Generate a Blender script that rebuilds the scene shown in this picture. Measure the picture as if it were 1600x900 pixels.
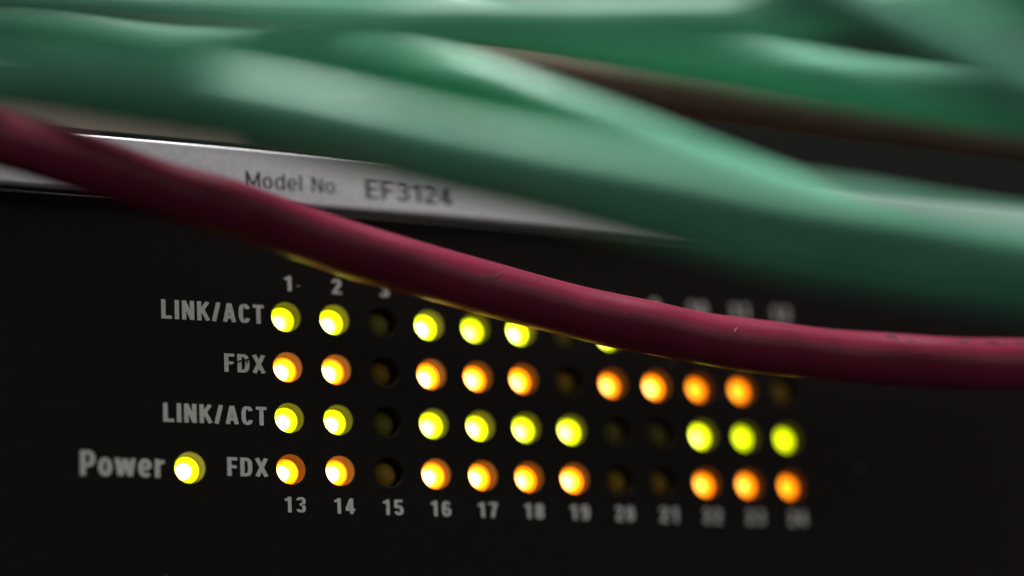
import bpy, bmesh, math, random
from mathutils import Vector, Matrix

# ---------------------------------------------------------------- clean start
for o in list(bpy.data.objects):
    bpy.data.objects.remove(o, do_unlink=True)
scene = bpy.context.scene
COL = scene.collection
MM = 0.001
random.seed(7)

# ---------------------------------------------------------------- camera (macro lens, looking up and to the right)
RIGHT = Vector((0.9110810, -0.4087235, -0.0536333))
UP = Vector((-0.0590450, -0.2581532, 0.9642980))
FWD = Vector((0.4079769, 0.8753868, 0.2593316))
cam_data = bpy.data.cameras.new("camera")
cam = bpy.data.objects.new("camera", cam_data)
COL.objects.link(cam)
m = Matrix((RIGHT, UP, -FWD)).transposed().to_4x4()
m.translation = Vector((-92.164, -254.890, -70.717)) * MM
cam.matrix_world = m
cam_data.sensor_width = 36.0
cam_data.lens = 92.25
cam_data.clip_start = 0.01
cam_data.clip_end = 20.0
cam_data.dof.use_dof = True
cam_data.dof.focus_distance = 0.2748
cam_data.dof.aperture_fstop = 4.9
cam_data.dof.aperture_blades = 0
scene.camera = cam

# ---------------------------------------------------------------- world and lamps (dim server room)
world = bpy.data.worlds.new("World")
scene.world = world
world.use_nodes = True
bg = world.node_tree.nodes["Background"]
bg.inputs["Color"].default_value = (1.0, 0.93, 0.92, 1)
bg.inputs["Strength"].default_value = 0.045

def area_light(name, loc, target, size, size_y, watts, color):
    l = bpy.data.lights.new(name, 'AREA')
    l.shape = 'RECTANGLE'; l.size = size; l.size_y = size_y
    l.energy = watts; l.color = color
    o = bpy.data.objects.new(name, l); COL.objects.link(o)
    o.location = loc
    o.rotation_euler = (Vector(target) - Vector(loc)).to_track_quat('-Z', 'Y').to_euler()
    return o
# ceiling fitting right above the rack, and an added fill lamp behind the camera
area_light("ceiling_light", (0.07, -0.05, 0.75), (0.0, -0.06, 0.0), 0.30, 0.11, 14.0, (1.0, 0.98, 0.96))
area_light("fill_light", (0.55, -1.35, 0.34), (0.0, 0.0, 0.0), 1.1, 0.9, 6.4, (1.0, 0.97, 0.97))  # unseen fill, added to brighten the strip, panel and cable undersides

vs = scene.view_settings
vs.view_transform = 'Standard'; vs.look = 'None'; vs.exposure = 0.0; vs.gamma = 1.0
vs.use_curve_mapping = False
scene.cycles.use_denoising = True
scene.cycles.transparent_max_bounces = 64
scene.cycles.max_bounces = 8
scene.cycles.sample_clamp_indirect = 4.0
scene.cycles.caustics_reflective = False
scene.cycles.caustics_refractive = False

# ---------------------------------------------------------------- materials
def new_mat(name):
    mt = bpy.data.materials.new(name); mt.use_nodes = True
    nt = mt.node_tree; nt.nodes.clear()
    out = nt.nodes.new('ShaderNodeOutputMaterial')
    return mt, nt, out
def node(nt, kind, **inp):
    n = nt.nodes.new(kind)
    for k, v in inp.items():
        n.inputs[k.replace('_', ' ')].default_value = v
    return n

def surface(name, col, rough, col2=None, noise=400.0, spec=0.5, metal=0.0, bump=0.0, bump_scale=2000.0,
            speck=None, coat=0.0, rough2=None, stretch=None, detail=4.0):
    """base colour with a slow noise variation, fine relief and optional light dust specks (object coordinates, metres)"""
    mt, nt, out = new_mat(name)
    b = node(nt, 'ShaderNodeBsdfPrincipled', Roughness=rough, Metallic=metal)
    b.inputs['Specular IOR Level'].default_value = spec
    b.inputs['Coat Weight'].default_value = coat
    b.inputs['Coat Roughness'].default_value = 0.16
    tc = nt.nodes.new('ShaderNodeTexCoord')
    mp = nt.nodes.new('ShaderNodeMapping')
    if stretch: mp.inputs['Scale'].default_value = stretch
    nt.links.new(tc.outputs['Object'], mp.inputs['Vector'])
    n1 = node(nt, 'ShaderNodeTexNoise', Scale=noise, Detail=detail)
    nt.links.new(mp.outputs['Vector'], n1.inputs['Vector'])
    mx = nt.nodes.new('ShaderNodeMix'); mx.data_type = 'RGBA'
    c2 = col2 or tuple(c * 0.75 for c in col)
    mx.inputs['A'].default_value = (*col, 1); mx.inputs['B'].default_value = (*c2, 1)
    ramp = nt.nodes.new('ShaderNodeMapRange')
    ramp.inputs['From Min'].default_value = 0.35; ramp.inputs['From Max'].default_value = 0.65
    nt.links.new(n1.outputs['Fac'], ramp.inputs['Value'])
    nt.links.new(ramp.outputs['Result'], mx.inputs['Factor'])
    last = mx.outputs['Result']
    if speck:
        n2 = node(nt, 'ShaderNodeTexVoronoi', Scale=speck[0])
        nt.links.new(tc.outputs['Object'], n2.inputs['Vector'])
        n3 = node(nt, 'ShaderNodeTexNoise', Scale=speck[0] * 0.37, Detail=1.0)
        nt.links.new(tc.outputs['Object'], n3.inputs['Vector'])
        lt = nt.nodes.new('ShaderNodeMath'); lt.operation = 'LESS_THAN'
        nt.links.new(n2.outputs['Distance'], lt.inputs[0]); lt.inputs[1].default_value = speck[1]
        gt = nt.nodes.new('ShaderNodeMath'); gt.operation = 'GREATER_THAN'
        nt.links.new(n3.outputs['Fac'], gt.inputs[0]); gt.inputs[1].default_value = 0.60
        mu = nt.nodes.new('ShaderNodeMath'); mu.operation = 'MULTIPLY'
        nt.links.new(lt.outputs[0], mu.inputs[0]); nt.links.new(gt.outputs[0], mu.inputs[1])
        m2 = nt.nodes.new('ShaderNodeMix'); m2.data_type = 'RGBA'
        nt.links.new(mu.outputs[0], m2.inputs['Factor'])
        nt.links.new(last, m2.inputs['A']); m2.inputs['B'].default_value = (*speck[2], 1)
        last = m2.outputs['Result']
    nt.links.new(last, b.inputs['Base Color'])
    if rough2 is not None:
        r2 = nt.nodes.new('ShaderNodeMapRange')
        r2.inputs['To Min'].default_value = rough; r2.inputs['To Max'].default_value = rough2
        nt.links.new(ramp.outputs['Result'], r2.inputs['Value'])
        nt.links.new(r2.outputs['Result'], b.inputs['Roughness'])
    if bump:
        nb = node(nt, 'ShaderNodeTexNoise', Scale=bump_scale, Detail=3.0)
        nt.links.new(mp.outputs['Vector'], nb.inputs['Vector'])
        bp = nt.nodes.new('ShaderNodeBump'); bp.inputs['Strength'].default_value = bump
        bp.inputs['Distance'].default_value = 0.00005
        nt.links.new(nb.outputs['Fac'], bp.inputs['Height'])
        nt.links.new(bp.outputs['Normal'], b.inputs['Normal'])
    nt.links.new(b.outputs[0], out.inputs[0])
    return mt

def glow_volume(name, rgb, strength):
    """light given off inside the resin round the die; scaled by the object's colour (red channel)"""
    mt, nt, out = new_mat(name)
    em = node(nt, 'ShaderNodeEmission', Color=(*rgb, 1))
    oi = nt.nodes.new('ShaderNodeObjectInfo')
    sep = nt.nodes.new('ShaderNodeSeparateColor')
    nt.links.new(oi.outputs['Color'], sep.inputs[0])
    mu = nt.nodes.new('ShaderNodeMath'); mu.operation = 'MULTIPLY'
    nt.links.new(sep.outputs[0], mu.inputs[0]); mu.inputs[1].default_value = strength
    nt.links.new(mu.outputs[0], em.inputs['Strength'])
    nt.links.new(em.outputs[0], out.inputs['Volume'])
    mt.cycles.homogeneous_volume = True
    return mt

def lit_lens(name, rim, tip, albedo):
    """diffused resin dome: glows, more strongly toward its front than at its sides"""
    mt, nt, out = new_mat(name)
    tc = nt.nodes.new('ShaderNodeTexCoord'); sx = nt.nodes.new('ShaderNodeSeparateXYZ')
    nt.links.new(tc.outputs['Object'], sx.inputs[0])
    mr = nt.nodes.new('ShaderNodeMapRange'); mr.interpolation_type = 'SMOOTHSTEP'
    mr.inputs['From Min'].default_value = -0.0001; mr.inputs['From Max'].default_value = -0.00147
    mr.inputs['To Min'].default_value = rim; mr.inputs['To Max'].default_value = tip
    nt.links.new(sx.outputs['Y'], mr.inputs['Value'])
    oi = nt.nodes.new('ShaderNodeObjectInfo'); sep = nt.nodes.new('ShaderNodeSeparateColor')
    nt.links.new(oi.outputs['Color'], sep.inputs[0])
    mu = nt.nodes.new('ShaderNodeMath'); mu.operation = 'MULTIPLY'
    nt.links.new(sep.outputs[1], mu.inputs[0]); nt.links.new(mr.outputs[0], mu.inputs[1])
    em = node(nt, 'ShaderNodeEmission', Color=(*albedo, 1))
    nt.links.new(mu.outputs[0], em.inputs['Strength'])
    tr = nt.nodes.new('ShaderNodeBsdfTransparent')
    gl = node(nt, 'ShaderNodeBsdfGlossy', Roughness=0.12); gl.inputs['Color'].default_value = (0.04, 0.04, 0.04, 1)
    ad = nt.nodes.new('ShaderNodeAddShader'); a2 = nt.nodes.new('ShaderNodeAddShader')
    nt.links.new(em.outputs[0], ad.inputs[0]); nt.links.new(tr.outputs[0], ad.inputs[1])
    nt.links.new(ad.outputs[0], a2.inputs[0]); nt.links.new(gl.outputs[0], a2.inputs[1])
    nt.links.new(a2.outputs[0], out.inputs[0])
    return mt

M = {}
M['panel'] = surface('black_panel', (0.0068, 0.0046, 0.0042), 0.70, (0.0092, 0.0066, 0.0060), noise=900, spec=0.06,
                     bump=0.35, bump_scale=7000, speck=(330, 0.05, (0.16, 0.15, 0.145)))
M['silver'] = surface('silver_strip', (0.49, 0.475, 0.51), 0.42, (0.42, 0.405, 0.44), noise=1500, metal=0.35, spec=0.5,
                      bump=0.3, bump_scale=14000)
M['chassis'] = surface('chassis_black', (0.010, 0.011, 0.009), 0.75, noise=300, spec=0.03)
M['print'] = surface('grey_print', (0.55, 0.52, 0.48), 0.6, (0.45, 0.43, 0.40), noise=2600, spec=0.3, speck=(1500, 0.16, (0.10, 0.095, 0.09)))
M['ink'] = surface('dark_ink', (0.030, 0.026, 0.032), 0.7, (0.045, 0.04, 0.045), noise=4000, spec=0.05)
M['red'] = surface('red_jacket', (0.168, 0.015, 0.038), 0.33, (0.138, 0.012, 0.032), noise=260, spec=0.12, bump=0.5,
                   bump_scale=1400, speck=(900, 0.05, (0.30, 0.12, 0.12)), rough2=0.36)
M['green'] = surface('green_jacket', (0.135, 0.42, 0.27), 0.40, (0.115, 0.375, 0.24), noise=120, spec=0.18, bump=0.3,
                     bump_scale=900, rough2=0.46, coat=0.06)
M['dusty'] = surface('dusty_red_jacket', (0.15, 0.072, 0.066), 0.7, (0.115, 0.060, 0.050), noise=150, spec=0.08)
M['beige'] = surface('beige_brown_paint', (0.19, 0.15, 0.115), 0.6, (0.155, 0.122, 0.095), noise=60, spec=0.3)
M['off_green'] = surface('unlit_green_resin', (0.17, 0.15, 0.03), 0.5, noise=900, spec=0.12)
M['off_amber'] = surface('unlit_amber_resin', (0.30, 0.175, 0.024), 0.5, noise=900, spec=0.12)
GREEN_RGB = (0.80, 1.0, 0.002); AMBER_RGB = (1.0, 0.20, 0.002)
M['lens_green'] = lit_lens('lit_green_resin', 0.18, 4.5, GREEN_RGB)
M['lens_amber'] = lit_lens('lit_amber_resin', 0.40, 5.5, AMBER_RGB)
M['core_green'] = glow_volume('green_glow', (0.84, 1.0, 0.001), 800.0)
M['core_amber'] = glow_volume('amber_glow', (1.0, 0.46, 0.001), 1400.0)
M['hot_green'] = glow_volume('green_hot_die', (1.0, 1.0, 0.36), 1290.0)
M['hot_amber'] = glow_volume('amber_hot_die', (1.0, 0.70, 0.30), 1380.0)
M['glow_wall'] = surface('glow_tinted_hole_wall', (0.075, 0.050, 0.003), 0.5, noise=2500, spec=0.05)  # warm tint puts the lights' amber glow into the hole wall colour
M['scuff'] = surface('pale_scuff', (0.45, 0.25, 0.20), 0.6, noise=3000)
M['crease'] = surface('dark_crease_line', (0.05, 0.008, 0.014), 0.6, noise=3000)  # darker red for the line drawn along the crease

# ---------------------------------------------------------------- helpers
def link(o, parent=None, label=None, cat=None, group=None, kind=None):
    COL.objects.link(o)
    if parent is not None: o.parent = parent
    if label: o['label'] = label
    if cat: o['category'] = cat
    if group: o['group'] = group
    if kind: o['kind'] = kind
    return o
def mesh_obj(name, bm, mat, parent=None, smooth=False, **kw):
    me = bpy.data.meshes.new(name)
    bmesh.ops.recalc_face_normals(bm, faces=bm.faces)
    bm.to_mesh(me); bm.free()
    if smooth:
        for p in me.polygons: p.use_smooth = True
    me.materials.append(mat)
    return link(bpy.data.objects.new(name, me), parent, **kw)
def box_bm(x0, x1, y0, y1, z0, z1, bevel=0.0, seg=3):
    bm = bmesh.new()
    bmesh.ops.create_cube(bm, size=1.0)
    for v in bm.verts:
        v.co = Vector(((x0 + x1) / 2 + v.co.x * (x1 - x0), (y0 + y1) / 2 + v.co.y * (y1 - y0),
                       (z0 + z1) / 2 + v.co.z * (z1 - z0))) * MM
    if bevel:
        bmesh.ops.bevel(bm, geom=bm.edges[:], offset=bevel * MM, segments=seg, affect='EDGES', profile=0.5)
    return bm

# ---------------------------------------------------------------- the network switch
PITCH = 5.5          # mm between neighbouring lights
HOLE_R = 1.60
THICK = 3.6
X0, X1, ZB, ZT = -75.0, 215.0, -29.5, 12.0
sw = link(bpy.data.objects.new('network_switch', None),
          label='black network switch with silver model strip and rows of green and amber lights', cat='network switch')
sw.location = (0, 0, 0)

holes = [(c * PITCH, -r * PITCH) for r in range(4) for c in range(12)]
POWER = (-10.98, -16.66)

def front_panel():
    bm = bmesh.new()
    N = 48
    cell = PITCH / 2
    def quad(x0, x1, z0, z1):
        if x1 - x0 < 1e-6 or z1 - z0 < 1e-6: return
        bm.faces.new([bm.verts.new(Vector((x, 0, z)) * MM) for x, z in ((x0, z0), (x1, z0), (x1, z1), (x0, z1))])
    def holed(cx, cz, x0, x1, z0, z1):
        inner, lip, outer, back = [], [], [], []
        for i in range(N):
            a = 2 * math.pi * i / N
            ca, sa = math.cos(a), math.sin(a)
            k = min((x1 - cx) / ca if ca > 1e-9 else ((x0 - cx) / ca if ca < -1e-9 else 1e9),
                    (z1 - cz) / sa if sa > 1e-9 else ((z0 - cz) / sa if sa < -1e-9 else 1e9))
            outer.append(bm.verts.new(Vector((cx + k * ca, 0, cz + k * sa)) * MM))
            lip.append(bm.verts.new(Vector((cx + (HOLE_R + .07) * ca, 0, cz + (HOLE_R + .07) * sa)) * MM))
            inner.append(bm.verts.new(Vector((cx + HOLE_R * ca, 0.07, cz + HOLE_R * sa)) * MM))
            back.append(bm.verts.new(Vector((cx + HOLE_R * ca, THICK, cz + HOLE_R * sa)) * MM))
        for i in range(N):
            j = (i + 1) % N
            bm.faces.new((outer[i], outer[j], lip[j], lip[i]))
            bm.faces.new((lip[i], lip[j], inner[j], inner[i]))
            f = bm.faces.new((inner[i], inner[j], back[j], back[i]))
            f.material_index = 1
    for cx, cz in holes:
        holed(cx, cz, cx - cell, cx + cell, cz - cell, cz + cell)
    px, pz = POWER
    holed(px, pz, px - cell, px + cell, pz - cell, pz + cell)
    gx0, gx1 = -cell, 11 * PITCH + cell
    gz0, gz1 = -3 * PITCH - cell, cell
    quad(X0, X1, gz1, ZT)
    quad(gx1, X1, gz0, gz1)
    quad(X0, X1, ZB, gz0 - 1.0); quad(px + cell, X1, gz0 - 1.0, gz0)
    quad(X0, px - cell, gz0 - 1.0, gz1)
    quad(px - cell, px + cell, gz0 - 1.0, pz - cell); quad(px - cell, px + cell, pz + cell, gz1)
    quad(px + cell, gx0, gz0, gz1)
    # edges turned back into the case
    for a, b in (((X0, ZT), (X1, ZT)), ((X0, ZB), (X1, ZB)), ((X0, ZB), (X0, ZT)), ((X1, ZB), (X1, ZT))):
        bm.faces.new([bm.verts.new(Vector(c) * MM) for c in
                      ((a[0], 0, a[1]), (b[0], 0, b[1]), (b[0], THICK, b[1]), (a[0], THICK, a[1]))])
    bmesh.ops.remove_doubles(bm, verts=bm.verts[:], dist=2e-6)
    return bm
mesh_obj('front_panel', front_panel(), M['panel'], sw).data.materials.append(M['glow_wall'])
mesh_obj('chassis', box_bm(X0, X1, 8.0, 165, ZB, 18.0, 0.6), M['chassis'], sw)
mesh_obj('lid_lip', box_bm(X0, X1, 1.0, 60, 18.2, 19.6, 0.3), M['chassis'], sw)
mesh_obj('model_strip', box_bm(X0, X1, -0.55, 7.0, 12.25, 18.45, 0.42, 5), M['silver'], sw, smooth=False)
mesh_obj('overlay_edge', box_bm(X0, X1, -0.10, 1.5, 11.72, 11.80, 0.02, 1), M['print'], sw)

# ---- lights
def lens_mesh():
    bm = bmesh.new()
    R_ = 1.47; prof = []
    for i in range(13):
        a = math.pi / 2 * i / 12
        prof.append((R_ * math.sin(a), -R_ * math.cos(a)))
    prof.append((R_, 3.0))
    N = 40; rings = []
    tip = bm.verts.new((0, -R_ * MM, 0))
    for r, y in prof[1:]:
        rings.append([bm.verts.new(Vector((r * math.cos(2 * math.pi * k / N), y, r * math.sin(2 * math.pi * k / N))) * MM) for k in range(N)])
    for k in range(N):
        bm.faces.new((tip, rings[0][k], rings[0][(k + 1) % N]))
        for a, b in zip(rings, rings[1:]):
            bm.faces.new((a[k], b[k], b[(k + 1) % N], a[(k + 1) % N]))
    bm.faces.new(rings[-1])
    bmesh.ops.recalc_face_normals(bm, faces=bm.faces)
    return bm
def mesh_from(name, bm, mats):
    me = bpy.data.meshes.new(name); bm.to_mesh(me); bm.free()
    for p in me.polygons: p.use_smooth = True
    for mt in mats: me.materials.append(mt)
    return me
LENS = {k: mesh_from('led_lens', lens_mesh(), [M[k]]) for k in ('lens_green', 'lens_amber', 'off_green', 'off_amber')}
def core_mesh():
    bm = bmesh.new()
    bmesh.ops.create_uvsphere(bm, u_segments=32, v_segments=20, radius=1.0 * MM)
    return bm
CORE = {k: mesh_from('glowing_die', core_mesh(), [M[k]]) for k in ('core_green', 'core_amber', 'hot_green', 'hot_amber')}

# how strongly each light burns: 0 = off  (rows as printed: LINK/ACT, FDX, LINK/ACT, FDX)
BURN = [
    [1.6, 3.4, 0, 3.6, 1.2, 3.2, 0, 1.5, 0, 1.2, 1.0, 0],
    [3.6, 3.6, 0, 4.0, 1.9, 1.6, 0, 0.9, 1.3, 0.12, 0.12, 0],
    [1.9, 2.2, 0, 1.8, 2.4, 1.4, 1.4, 0, 0, 1.2, 0.08, 0.04],
    [1.9, 2.8, 0, 2.8, 3.0, 1.7, 1.7, 0, 0, 0.35, 0.35, 0.08]]
LENS_DEPTH = 2.15
def light(x, z, colour, burn):
    dx, dz, dy = random.uniform(-.09, .09), random.uniform(-.09, .09), random.uniform(-.22, .16)
    lens = bpy.data.objects.new('led_lens', LENS[('lens_' if burn else 'off_') + colour])
    lens.location = Vector((x + dx, LENS_DEPTH + dy, z + dz)) * MM
    lens.rotation_euler = (random.uniform(-.13, .13), 0, random.uniform(-.13, .13))
    g = 0.0 if not burn else 0.45 + 0.28 * min(burn, 2.6)
    lens.color = (burn, g, 0, 1)
    link(lens, sw)
    if burn:
        for nm, key, rad, dep, col in (('glow', 'core_', 1.12, 0.25, g), ('glowing_die', 'hot_', 0.88, 0.55, burn)):
            core = bpy.data.objects.new(nm, CORE[key + colour])
            core.location = (0, dep * MM, 0); core.scale = (rad, rad, rad)
            core.color = (col, g, 0, 1)
            link(core, lens)
for r in range(4):
    for c in range(12):
        light(c * PITCH, -r * PITCH, 'amber' if r % 2 else 'green', BURN[r][c])
light(POWER[0], POWER[1], 'green', 5.0)

# ---- lettering: a condensed bold grotesque drawn stroke by stroke
def arc(cx, cy, rx, ry, a0, a1, n=18, e=2.4):
    out = []
    for i in range(n + 1):
        a = math.radians(a0 + (a1 - a0) * i / n); c, s = math.cos(a), math.sin(a)
        out.append((cx + rx * math.copysign(abs(c) ** (2 / e), c), cy + ry * math.copysign(abs(s) ** (2 / e), s)))
    return out
def glyph(ch, t):
    """strokes of one character in a cell one unit high -> (advance width, [(points, closed)]); t = stroke weight"""
    h = t / 2; S = []
    def s(*p, closed=False): S.append((list(p), closed))
    W = {'L': .40, 'I': t, 'N': .47, 'K': .47, '/': .30, 'A': .50, 'C': .45, 'T': .42, 'F': .39, 'D': .46, 'X': .50, 'P': .44,
         'o': .41, 'w': .60, 'e': .41, 'r': .29, '1': .30, 'M': .60, 'd': .42, 'l': t, '.': t, 'E': .42, ' ': .22}
    w = W.get(ch, .41)
    a, c, b, u = h, w - h, h, 1 - h
    m = w / 2
    if ch == 'L': s((a, 1), (a, b), (w, b))
    elif ch in 'Il': s((a, 0), (a, 1))
    elif ch == 'N': s((a, 0), (a, 1)); s((c, 0), (c, 1)); s((a * 1.05, .97), (c - a * .05, .03))
    elif ch == 'M': s((a, 0), (a, 1)); s((c, 0), (c, 1)); s((a, .96), (m, .10)); s((c, .96), (m, .10))
    elif ch == 'K': s((a, 0), (a, 1)); s((a, .36), (c + h * .2, .985)); s((m * .80, .62), (c + h * .35, .015))
    elif ch == '/': s((h * .7, 0.0), (w - h * .7, 1.0))
    elif ch == 'A': s((a, 0.01), (m - h * .15, .985)); s((c, 0.01), (m + h * .15, .985)); s((a + .04, .27), (c - .04, .27))
    elif ch == 'C': s(*arc(m, .5, m - h, .5 - h, 28, 332, 30, 2.8))
    elif ch == 'T': s((0, u), (w, u)); s((m, 0), (m, 1 - t * .5))
    elif ch in 'FE':
        s((a, 0), (a, 1)); s((a, u), (w, u)); s((a, .49), (w * .92, .49))
        if ch == 'E': s((a, b), (w, b))
    elif ch == 'D': s((a, b), (m * .9, b), *arc(m * .9, .5, c - m * .9, .5 - h, -80, 80, 18, 2.7), (m * .9, u), (a, u), closed=True)
    elif ch == 'X': s((a * .9, 0.01), (c + a * .1, .99)); s((c + a * .1, 0.01), (a * .9, .99))
    elif ch == 'P': s((a, 0), (a, 1)); s((a, .42), (m, .42), *arc(m, (.42 + u) / 2, c - m, (u - .42) / 2, -80, 80, 14, 2.5), (m, u), (a, u))
    elif ch == 'o': s(*arc(m, .37, m - h, .37 - h, 0, 350, 35, 2.3), closed=True)
    elif ch == 'd': s(*arc(m, .37, m - h, .37 - h, 0, 350, 35, 2.3), closed=True); s((c, 0), (c, 1))
    elif ch == 'w':
        q = w / 4
        s((h * .8, .74), (q + h * .1, .0 + .03)); s((m, .71), (q + h * .1, .03)); s((m, .71), (3 * q - h * .1, .03)); s((w - h * .8, .74), (3 * q - h * .1, .03))
    elif ch == 'e': s(*arc(m, .37, m - h, .37 - h, 0, 318, 30, 2.3)); s((a, .36), (c, .36))
    elif ch == 'r': s((a, 0), (a, .74)); s((a, .45), (a + .05, .60), (w, .655))
    elif ch == '.': s((a, 0), (a, t))
    elif ch == '1': s((w - h - .02, 0), (w - h - .02, 1)); s((0, .79), (w * .45, .83), (w - h - .02, .93))
    elif ch == '2': s(*arc(m, .70, m - h, .30 - h, 172, -18, 18), (m * .95, .36), (a + .02, .12), (a, b)); s((0.01, b), (w, b))
    elif ch == '3': s(*arc(m, .735, m - h, .265 - h, 165, -60, 16)); s(*arc(m, .275, m - h, .275 - h, 62, -168, 18)); s((m * .72, .525), (m * 1.25, .525))
    elif ch == '4': s((c - .07, 0), (c - .07, 1)); s((c - .09, .93), (a - .01, .33)); s((0, .27), (w, .27))
    elif ch == '5': s((w * .93, u), (a + .02, u), (a, .50)); s(*arc(m, .32, m - h, .32 - h, 150, -165, 22))
    elif ch == '6': s(*arc(m, .31, m - h, .31 - h, 0, 350, 26), closed=True); s(*arc(m, .5, m - h, .5 - h, 35, 190, 18))
    elif ch == '9': s(*arc(m, .69, m - h, .31 - h, 0, 350, 26), closed=True); s(*arc(m, .5, m - h, .5 - h, 215, 370, 18))
    elif ch == '7': s((0, u), (w - .01, u)); s((c, .93), (m * 1.1, .5), (m * .78, 0))
    elif ch == '8': s(*arc(m, .745, m - h - .01, .255 - h, 0, 350, 24), closed=True); s(*arc(m, .275, m - h, .275 - h, 0, 350, 24), closed=True)
    elif ch == '0': s(*arc(m, .5, m - h, .5 - h, 0, 350, 34, 2.5), closed=True)
    return w, S
def ribbon(bm, pts, t, closed, fn):
    n = len(pts); P = [Vector(p) for p in pts]; L = []; Rr = []
    for i in range(n):
        d0 = (P[i] - P[i - 1]) if (i or closed) else None
        d1 = (P[(i + 1) % n] - P[i]) if (i < n - 1 or closed) else None
        d0 = d0.normalized() if d0 is not None and d0.length > 1e-9 else None
        d1 = d1.normalized() if d1 is not None and d1.length > 1e-9 else None
        if d0 is None: d0 = d1
        if d1 is None: d1 = d0
        n0 = Vector((-d0.y, d0.x)); n1 = Vector((-d1.y, d1.x))
        b = (n0 + n1)
        b = b.normalized() if b.length > 1e-6 else n0
        k = t / 2 / max(0.5, b.dot(n0))
        L.append(bm.verts.new(fn(P[i] + b * k))); Rr.append(bm.verts.new(fn(P[i] - b * k)))
    for i in range(n if closed else n - 1):
        j = (i + 1) % n
        try: bm.faces.new((L[i], L[j], Rr[j], Rr[i]))
        except ValueError: pass
def lettering(text, x0, x1, z0, z1, mat, y=-0.012, t=0.165, gap=0.11, name='lettering'):
    adv = []; x = 0.0; cells = []
    for ch in text:
        w, S = glyph(ch, t); cells.append((x, S)); x += w + gap
    total = x - gap
    bm = bmesh.new(); lay = 0
    for ox, S in cells:
        for i, (pts, closed) in enumerate(S):
            yy = y - 0.0016 * i          # crossing strokes of one letter lie a hair apart
            ribbon(bm, [(p[0] + ox, p[1]) for p in pts], t, closed,
                   lambda p: Vector((x0 + p.x / total * (x1 - x0), yy, z0 + p.y * (z1 - z0))) * MM)
    for f in bm.faces:
        f.normal_update()
        if f.normal.y > 0: f.normal_flip()
    me = bpy.data.meshes.new(name); bm.to_mesh(me); bm.free()
    me.materials.append(mat)
    return link(bpy.data.objects.new(name, me), sw)
lettering('LINK/ACT', -13.78, -2.52, -0.95, 1.12, M['print'])
lettering('LINK/ACT', -13.78, -2.52, -11.95, -9.95, M['print'])
lettering('FDX', -7.05, -2.52, -6.35, -4.36, M['print'])
lettering('FDX', -7.02, -2.55, -17.42, -15.45, M['print'])
lettering('Power', -22.6, -13.75, -17.85, -15.25, M['print'], t=0.155, gap=0.085)
for c in range(12):
    x = c * PITCH + 0.33
    for n, zc in ((c + 1, 3.68), (c + 13, -20.28)):
        tx = str(n); w = {1: 1.12, 2: 2.3}[len(tx)]
        if tx == '1': w = 0.85
        lettering(tx, x - w / 2, x + w / 2, zc - 0.83, zc + 0.83, M['print'], t=0.155, gap=0.18)
lettering('Model No.', -4.3, 6.4, 13.95, 15.75, M['ink'], y=-0.562, t=0.10, gap=0.10)
lettering('EF3124', 9.46, 19.7, 13.75, 16.1, M['ink'], y=-0.562, t=0.125, gap=0.10)

def scratch(pts, width, mat, parent, name):
    """a thin worn line following 3-D points that already lie on a surface (mm)"""
    bm = bmesh.new(); L = []
    for i, (p, nrm) in enumerate(pts):
        t = (pts[min(i + 1, len(pts) - 1)][0] - pts[max(i - 1, 0)][0]).normalized()
        side = nrm.cross(t).normalized() * (width / 2 * (0.35 + 0.65 * math.sin(math.pi * (i + .5) / len(pts))))
        q = p + nrm * 0.02
        L.append((bm.verts.new((q + side) * MM), bm.verts.new((q - side) * MM)))
    for a, b in zip(L, L[1:]): bm.faces.new((a[0], b[0], b[1], a[1]))
    return mesh_obj(name, bm, mat, parent)
NY = Vector((0, -1, 0))
for pts, w in (([(-5.75, -5.33), (-5.35, -5.12), (-4.9, -5.06), (-4.45, -4.92), (-4.1, -4.86)], 0.20),
               ([(-6.35, -5.62), (-6.0, -5.50), (-5.7, -5.52)], 0.16), ([(-4.6, -5.35), (-4.45, -5.15), (-4.5, -4.95)], 0.12)):
    scratch([(Vector((x, -0.022, z)), NY) for x, z in pts], w, M['panel'], sw, 'scratch')
scratch([(Vector((1.25, 0, 3.35)), NY), (Vector((1.45, 0, 3.48)), NY), (Vector((1.7, 0, 3.55)), NY)], 0.07, M['print'], sw, 'scratch')

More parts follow.
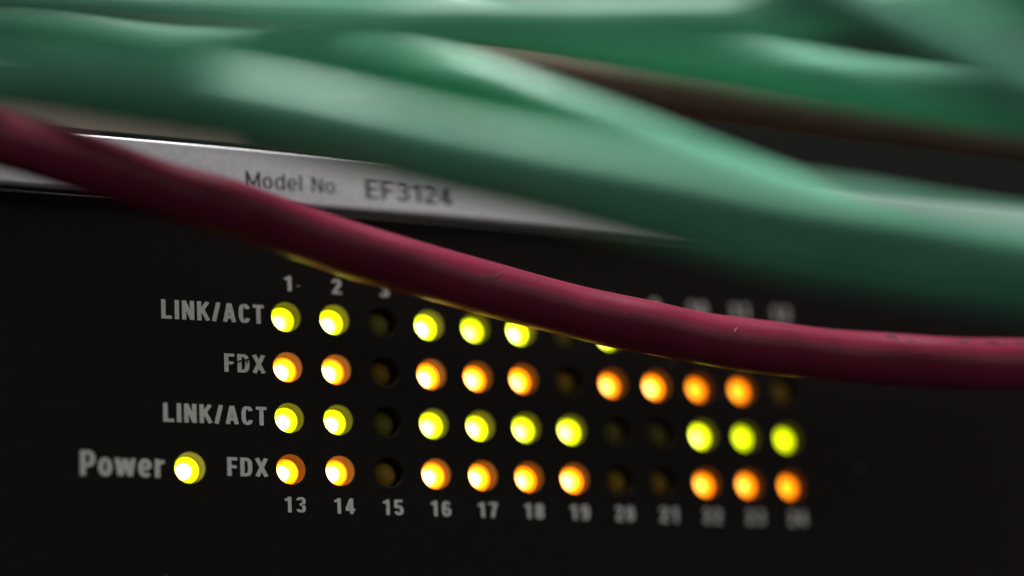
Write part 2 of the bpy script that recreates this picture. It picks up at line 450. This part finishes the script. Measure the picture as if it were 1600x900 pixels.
# ---------------------------------------------------------------- cables
def spline(pts, n):
    P = [Vector(p) for p in pts]
    P = [P[0] * 2 - P[1]] + P + [P[-1] * 2 - P[-2]]
    out = []
    for i in range(1, len(P) - 2):
        a, b, c, d = P[i - 1], P[i], P[i + 1], P[i + 2]
        for k in range(n):
            t = k / n
            out.append(0.5 * ((2 * b) + (c - a) * t + (2 * a - 5 * b + 4 * c - d) * t * t + (3 * b - a - 3 * c + d) * t ** 3))
    out.append(P[-2])
    # light smoothing so that hand-placed points leave no kinks
    for _ in range(6):
        out = [out[0]] + [(out[i - 1] + out[i] * 2 + out[i + 1]) / 4 for i in range(1, len(out) - 1)] + [out[-1]]
    return out
def tube(pts, rad, n=10, sides=36, lump=0.012, seed=0):
    path = spline(pts, n)
    bm = bmesh.new(); rings = []
    up = Vector((0, 0, 1)); s = 0.0
    rnd = random.Random(seed); ph = [rnd.uniform(0, 6.28) for _ in range(4)]
    for i, p in enumerate(path):
        t = (path[min(i + 1, len(path) - 1)] - path[max(i - 1, 0)]).normalized()
        if i: s += (path[i] - path[i - 1]).length
        nx = t.cross(up).normalized(); nz = nx.cross(t)
        ring = []
        for k in range(sides):
            a = 2 * math.pi * k / sides
            # the twisted pairs inside show as faint, slow helical swellings
            r = rad * (1 + lump * math.sin(2 * a + s * 0.42 + ph[0]) + 0.6 * lump * math.sin(a - s * 0.23 + ph[1])
                       + 0.5 * lump * math.sin(s * 0.31 + ph[2]))
            ring.append(bm.verts.new((p + nx * (r * math.cos(a)) + nz * (r * math.sin(a))) * MM))
        rings.append(ring)
    for a, b in zip(rings, rings[1:]):
        for k in range(sides):
            bm.faces.new((a[k], a[(k + 1) % sides], b[(k + 1) % sides], b[k]))
    bm.faces.new(rings[0]); bm.faces.new(rings[-1])
    return bm
CABLES = {
    'red': [(-50.2,-18.2,12.9),(-42.0,-16.3,12.7),(-34.3,-15.1,12.1),(-24.9,-15.4,10.0),(-18.5,-15.6,8.1),(-11.4,-16.1,6.4),(-3.7,-15.7,4.5),(2.3,-15.7,2.9),(9.1,-16.1,1.3),(17.0,-15.9,-0.3),(24.0,-16.4,-1.8),(29.1,-17.3,-3.0),(34.2,-18.3,-4.0),(40.9,-18.8,-5.1),(50.1,-20.4,-6.2),(59.4,-22.2,-7.0),(67.0,-24.5,-7.7),(75.3,-26.0,-7.8),(86.0,-28.7,-7.8),(100.7,-32.3,-7.4)] ,
    'g1': [(-67.4,-41.5,6.6),(-52.9,-47.9,5.6),(-43.3,-52.2,4.8),(-36.3,-56.2,3.7),(-31.7,-59.1,2.5),(-24.8,-62.9,0.4),(-15.5,-67.5,-2.7),(-5.9,-71.1,-5.4),(3.7,-74.9,-7.9),(13.3,-78.6,-10.5),(22.9,-82.4,-12.7),(33.0,-85.4,-14.5),(48.1,-90.5,-17.3),(64.0,-94.9,-19.7)] ,
    'g2': [(-54.4,-25.6,13.6),(-39.0,-34.4,11.2),(-24.5,-45.3,6.0),(-17.4,-50.1,3.3),(-10.0,-53.8,0.5),(-0.1,-58.6,-2.9),(9.7,-63.2,-6.5),(19.4,-67.8,-10.1),(29.0,-72.6,-12.9),(39.0,-76.7,-15.0),(54.1,-82.7,-18.2),(69.2,-88.7,-21.7)] ,
    'g3': [(-57.8,-8.7,23.6),(-35.6,-20.4,20.4),(-22.0,-28.0,17.2),(-14.3,-33.4,15.4),(-9.8,-38.5,13.9),(-5.7,-44.4,12.0),(-1.5,-49.1,9.6),(2.7,-53.6,6.6),(7.2,-57.1,3.7),(12.1,-59.7,1.0),(17.3,-61.4,-1.4),(30.0,-61.8,-4.7),(49.5,-62.9,-8.3),(68.5,-66.0,-12.5),(88.0,-69.4,-16.3)] ,
    'g4': [(-67.5,-41.0,13.1),(-53.3,-49.5,11.6),(-44.0,-55.4,10.4),(-34.6,-60.3,9.1),(-23.7,-60.4,9.6),(-11.9,-59.8,10.3),(-1.3,-63.0,10.0),(9.2,-66.6,9.8),(19.2,-71.3,9.5),(29.8,-75.3,10.2),(46.1,-81.1,11.9),(67.8,-89.5,13.9)] ,
    'g5': [(-59.2,-18.2,27.0),(-37.3,-27.8,25.2),(-20.9,-34.9,23.0),(-4.7,-42.4,19.2),(5.9,-47.6,16.1),(16.5,-52.7,13.0),(27.4,-57.0,10.4),(38.3,-61.4,7.9),(49.2,-65.8,5.6),(66.2,-71.6,2.4),(84.1,-76.8,-0.4)] ,
    'g6': [(-5.5,-85.0,13.9),(3.0,-89.5,8.0),(8.5,-94.1,3.2),(13.8,-98.6,-1.6),(17.8,-100.8,-4.4),(21.7,-102.9,-7.1),(27.8,-105.8,-10.9),(36.1,-109.4,-15.6),(45.7,-114.6,-20.8)] ,
    'pink': [(-57.5,-5.9,29.0),(-40.1,-12.8,25.2),(-22.5,-19.2,22.7),(-3.5,-22.1,21.9),(15.5,-26.9,19.8),(27.4,-31.7,17.3),(44.9,-39.8,13.3),(62.8,-47.1,9.9),(80.7,-54.4,6.2),(98.6,-61.6,2.5)] ,
}
LABELS = {
    'red': ('network_cable', 'dark red network cable crossing in front of the indicator lights', 2.8, 'red', None),
    'g1': ('network_cable', 'green cable hanging just above the red cable, brightest long streak across the middle', 2.55, 'green', 'green cables'),
    'g2': ('network_cable', 'shaded green cable lowest of the bundle, directly under the bright one', 2.55, 'green', 'green cables'),
    'g3': ('network_cable', 'green cable arching up at upper centre then dipping behind the bright one', 2.55, 'green', 'green cables'),
    'g4': ('network_cable', 'green cable running level along the top edge of the picture', 2.55, 'green', 'green cables'),
    'g5': ('network_cable', 'dull green cable sloping under the topmost one towards the right', 2.55, 'green', 'green cables'),
    'g6': ('network_cable', 'green cable slanting steeply down through the top right corner', 2.55, 'green', 'green cables'),
    'pink': ('network_cable', 'thin dusty brownish red cable seen through the gap between green cables', 2.1, 'dusty', None),
}
OBJ = {}
for i, (k, (nm, lab, rad, mat, grp)) in enumerate(LABELS.items()):
    OBJ[k] = mesh_obj(nm, tube(CABLES[k], rad, seed=i + 3, lump=0.015 if k == 'red' else 0.012), M[mat], None, smooth=True,
                      label=lab, cat='cable', group=grp)

# marks on the red jacket: a crease, a nick and the worn ink of the printed legend
RED = spline(CABLES['red'], 10)
def on_red(x, deg):
    i = min(range(1, len(RED) - 1), key=lambda j: abs(RED[j].x - x))
    j = i + 1 if RED[i].x <= x else i - 1
    f = (x - RED[i].x) / (RED[j].x - RED[i].x)
    p = RED[i].lerp(RED[j], f); t = (RED[i + 1] - RED[i - 1]).normalized()
    nx = t.cross(Vector((0, 0, 1))).normalized(); nz = nx.cross(t)
    a = math.radians(deg); n = nx * math.cos(a) + nz * math.sin(a)
    return p + n * 2.83, n
scratch([on_red(16.9 - 0.36 * k - 0.02 * k * k * .5, 26 - 6.0 * k) for k in range(10)], 0.17, M['crease'], OBJ['red'], 'crease')
scratch([on_red(42.6 - .10 * k, 20 - 4 * k) for k in range(4)], 0.10, M['scuff'], OBJ['red'], 'nick')
scratch([on_red(33.5 + .25 * k, 62 - k) for k in range(4)], 0.07, M['scuff'], OBJ['red'], 'nick')
scratch([on_red(36.1 + .10 * k, 40 - k) for k in range(3)], 0.08, M['scuff'], OBJ['red'], 'nick')
for segs in ([(59.4, 44), (60.4, 54)], [(60.2, 56), (60.5, 34)], [(61.6, 34), (63.2, 32), (64.3, 34)], [(64.5, 34), (64.6, 52)],
             [(66.9, 42), (67.9, 40)], [(67.9, 40), (68.1, 52)], [(70.2, 44), (71.6, 42)], [(72.3, 38), (72.5, 52)], [(73.4, 44), (74.6, 42)]):
    pts = []
    for (xa, da), (xb, db) in zip(segs, segs[1:]):
        pts += [on_red(xa + (xb - xa) * k / 5, da + (db - da) * k / 5) for k in range(6)]
    scratch(pts, 0.30, M['ink'], OBJ['red'], 'printed_mark')

# ---------------------------------------------------------------- rack behind
rack = link(bpy.data.objects.new('equipment_rack', None),
            label='dark equipment rack behind the cables, a beige brown panel glimpsed at far left', cat='rack')
mesh_obj('blanking_panel', box_bm(-160, 12, 45, 48, 20.5, 120, 0.8), M['beige'], rack, label='beige brown painted panel')
mesh_obj('back_panel', box_bm(-400, 600, 170, 174, -120, 400, 0.8), M['chassis'], rack)
